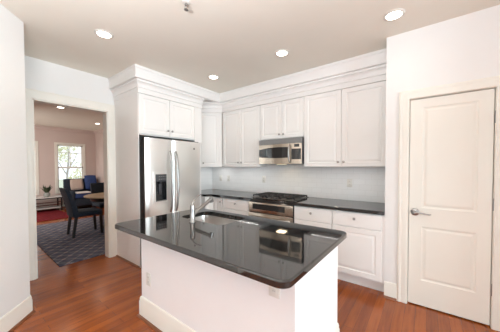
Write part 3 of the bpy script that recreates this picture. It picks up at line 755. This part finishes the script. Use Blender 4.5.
t_ = thing('dining_table', 'round light oak top dining table beside the navy chair', 'table', (-5.82, 2.42, RUGZ))
obj('table_top', MB().lathe((-5.82, 2.42, .722), (0, 0, 1), [(0, .60), (.004, .63), (.024, .64), (.030, .63)], 48), M_oak, t_, 30)
obj('apron', MB().lathe((-5.82, 2.42, .64), (0, 0, 1), [(0, .52), (.082, .53)], 36), M_leg, t_, 30)
obj('pedestal', MB().lathe((-5.82, 2.42, RUGZ), (0, 0, 1), [(0, .30), (.03, .30), (.05, .12), (.12, .08), (.3, .09), (.5, .07), (.62, .10), (.629, .25)], 28), M_leg, t_, 30)

# coffee table with plant
t_ = thing('coffee_table', 'long low table with pale rounded top and dark red frame on the red rug', 'table', (-9.5, 1.6, RUGZ))
obj('table_top', MB().prism(rounded(-9.80, -9.24, .85, 2.28, .16), .435, .455, .004), M_marble, t_, 30)
obj('frame', MB().prism(rounded(-9.79, -9.25, .86, 2.27, .155), .405, .4345), M_leg, t_, 30)
obj('shelf', MB().prism(rounded(-9.75, -9.29, .92, 2.21, .05), .10, .118, .003), M_marble, t_, 30)
obj('rail', MB().box(-9.31, -9.29, .95, 2.18, .20, .225).box(-9.31, -9.29, .95, 2.18, .28, .30), M_redwood, t_)
for x in (-9.305, -9.735):
    for y in (.93, 2.205):
        obj('leg', MB().box(x-.018, x+.018, y-.018, y+.018, RUGZ, .405, .003), M_leg, t_)
t_ = thing('potted_plant', 'small spiky dark green plant in a grey pot on the low table', 'plant', (-9.48, 1.885, .4552))
obj('pot', MB().lathe((-9.48, 1.885, .4552), (0, 0, 1), [(0, .06), (.02, .075), (.09, .085), (.13, .07), (.135, .06), (.12, .055)], 20), M_pot, t_, 40)
lf = MB()
for k in range(80):
    a = random.uniform(0, 6.283); tl = random.uniform(.15, .75); L_ = random.uniform(.20, .33)
    b0 = Vector((-9.48+.03*math.cos(a), 1.885+.03*math.sin(a), .57)); d = Vector((math.cos(a)*tl, math.sin(a)*tl, 1)).normalized(); sd = Vector((-math.sin(a), math.cos(a), 0))
    p1 = b0+d*L_*.5; p2 = b0+d*L_+Vector((0, 0, -tl*.07)); wv = .013
    nn = d.cross(sd)*.003
    lf.faces([b0-sd*wv*.6, b0+sd*wv*.6, p1+sd*wv+nn, p2, p1-sd*wv+nn], [(0, 1, 2, 4), (4, 2, 3)])
obj('leaves', lf, M_leaf, t_)

# sofa with pillow and throws
t_ = thing('sofa', 'royal blue upholstered sofa with dark ends under the far window', 'sofa', (-9.45, 2.9, 0))
obj('base', MB().box(-9.92, -9.03, 2.42, 3.38, .10, .36, .03, 3), M_navy, t_, 50)
obj('seat_cushion', MB().box(-9.70, -9.0, 2.50, 3.30, .36, .52, .05, 4), M_blue, t_, 50)
obj('backrest', MB().hexa([(-9.93, 2.40, .34), (-9.70, 2.40, .34), (-9.70, 3.38, .34), (-9.93, 3.38, .34), (-9.96, 2.40, .98), (-9.80, 2.40, .98), (-9.80, 3.38, .98), (-9.96, 3.38, .98)], .04, 3), M_navy, t_, 50)
obj('armrest', MB().box(-9.90, -9.02, 2.40, 2.50, .10, .60, .03, 3), M_navy, t_, 50)
obj('armrest', MB().box(-9.90, -9.02, 3.30, 3.40, .10, .60, .03, 3), M_navy, t_, 50)
for x in (-9.86, -9.1):
    for y in (2.46, 3.34): obj('leg', MB().lathe((x, y, 0), (0, 0, 1), [(0, .018), (.10, .028)], 12), M_leg, t_, 40)
def cushion(P0, U, V, W, uu, vv, ww):
    mb = MB(); n = 10; v = []; f = []; U, V, W = Vector(U), Vector(V), Vector(W); P0 = Vector(P0)
    for sgn in (1, -1):
        for i in range(n+1):
            for j in range(n+1):
                a = 2*i/n-1; c = 2*j/n-1
                h = ww*((1-a**4)*(1-c**4))**.5; pin = 1-.06*(a*a*c*c)
                v.append(P0+U*a*uu*pin+V*c*vv*pin+W*sgn*h)
    q = (n+1)**2
    for s_ in (0, 1):
        for i in range(n):
            for j in range(n):
                k = s_*q+i*(n+1)+j; f.append((k, k+1, k+n+2, k+n+1))
    mb.faces(v, f); bmesh.ops.remove_doubles(mb.bm, verts=mb.bm.verts[:], dist=1e-4); return mb
s_ = Vector((.30, 0, .95)).normalized()
o = obj('throw_pillow', cushion((-9.585, 2.70, .79), (0, 1, 0), (-.28, 0, .96), (.96, 0, .28), .19, .19, .07), M_pillow, None, 60)
tag(o, 'beige linen pillow leaning on the sofa back below the window', 'pillow')
o = obj('folded_blanket', MB().box(-9.42, -8.99, 2.53, 2.95, .521, .556, .012, 3), M_white, None, 50)
tag(o, 'folded white blanket lying on the sofa seat in front of the beige pillow', 'blanket')
o = obj('throw_pillow', cushion((-9.56, 3.11, .85), (0, 1, 0), (-.28, 0, .96), (.96, 0, .28), .185, .26, .08), M_blue, None, 60)
tag(o, 'large royal blue pillow on the right half of the sofa', 'pillow')

# ------------------------------------------------------------------ outside the living room windows
struct('ground', MB().box(-40, -10.16, -14, 26, -.40, -.30), M_grass, None, 'lawn outside the windows')
def tree(x, y, h, r, label, n):
    t_ = thing('garden_tree', label, 'tree', (x, y, -.3), 'trees outside the window')
    obj('trunk', MB().tube([(x, y, -.3), (x+.05, y, h*.3), (x-.05, y+.1, h*.6), (x, y+.05, h*.9)], [.06, .05, .035, .02], 10).tube([(x+.03, y, h*.35), (x-.1, y+.5, h*.65)], [.03, .012], 8).tube([(x+.03, y, h*.3), (x+.1, y-.5, h*.6)], [.03, .012], 8), M_bark, t_, 50)
    lm = MB(); cs = [Vector((x+random.gauss(0, r*.45), y+random.gauss(0, r*.5), h*random.uniform(.45, .95))) for _ in range(14)]
    for k in range(n):
        c = random.choice(cs); p = c+Vector((random.gauss(0, .28), random.gauss(0, .28), random.gauss(0, .25)))
        a = Vector((random.gauss(0, 1), random.gauss(0, 1), random.gauss(0, 1))).normalized()*.07; b_ = a.orthogonal().normalized()*.035
        lm.faces([p-a, p+b_, p+a, p-b_], [(0, 1, 2, 3)])
    obj('foliage', lm, M_fol, t_)
tree(-15.0, 3.80, 3.2, .9, 'garden tree with grey trunk seen through the window above the sofa', 420)
o = MB()
for k in range(1100):
    a = random.uniform(0, 6.283); q = random.random()**.5; zz = random.random()
    p = Vector((-13.2+.5*q*math.cos(a), 3.90+.62*q*math.sin(a), -.28+1.85*zz*(1-.5*q*q)))
    d = Vector((random.gauss(0, 1), random.gauss(0, 1), random.gauss(0, 1))).normalized()*.06; b_ = d.orthogonal().normalized()*.03
    o.faces([p-d, p+b_, p+d, p-b_], [(0, 1, 2, 3)])
tag(obj('garden_shrub', o, M_fol), 'yellow green shrub outside the lower half of the window', 'shrub')
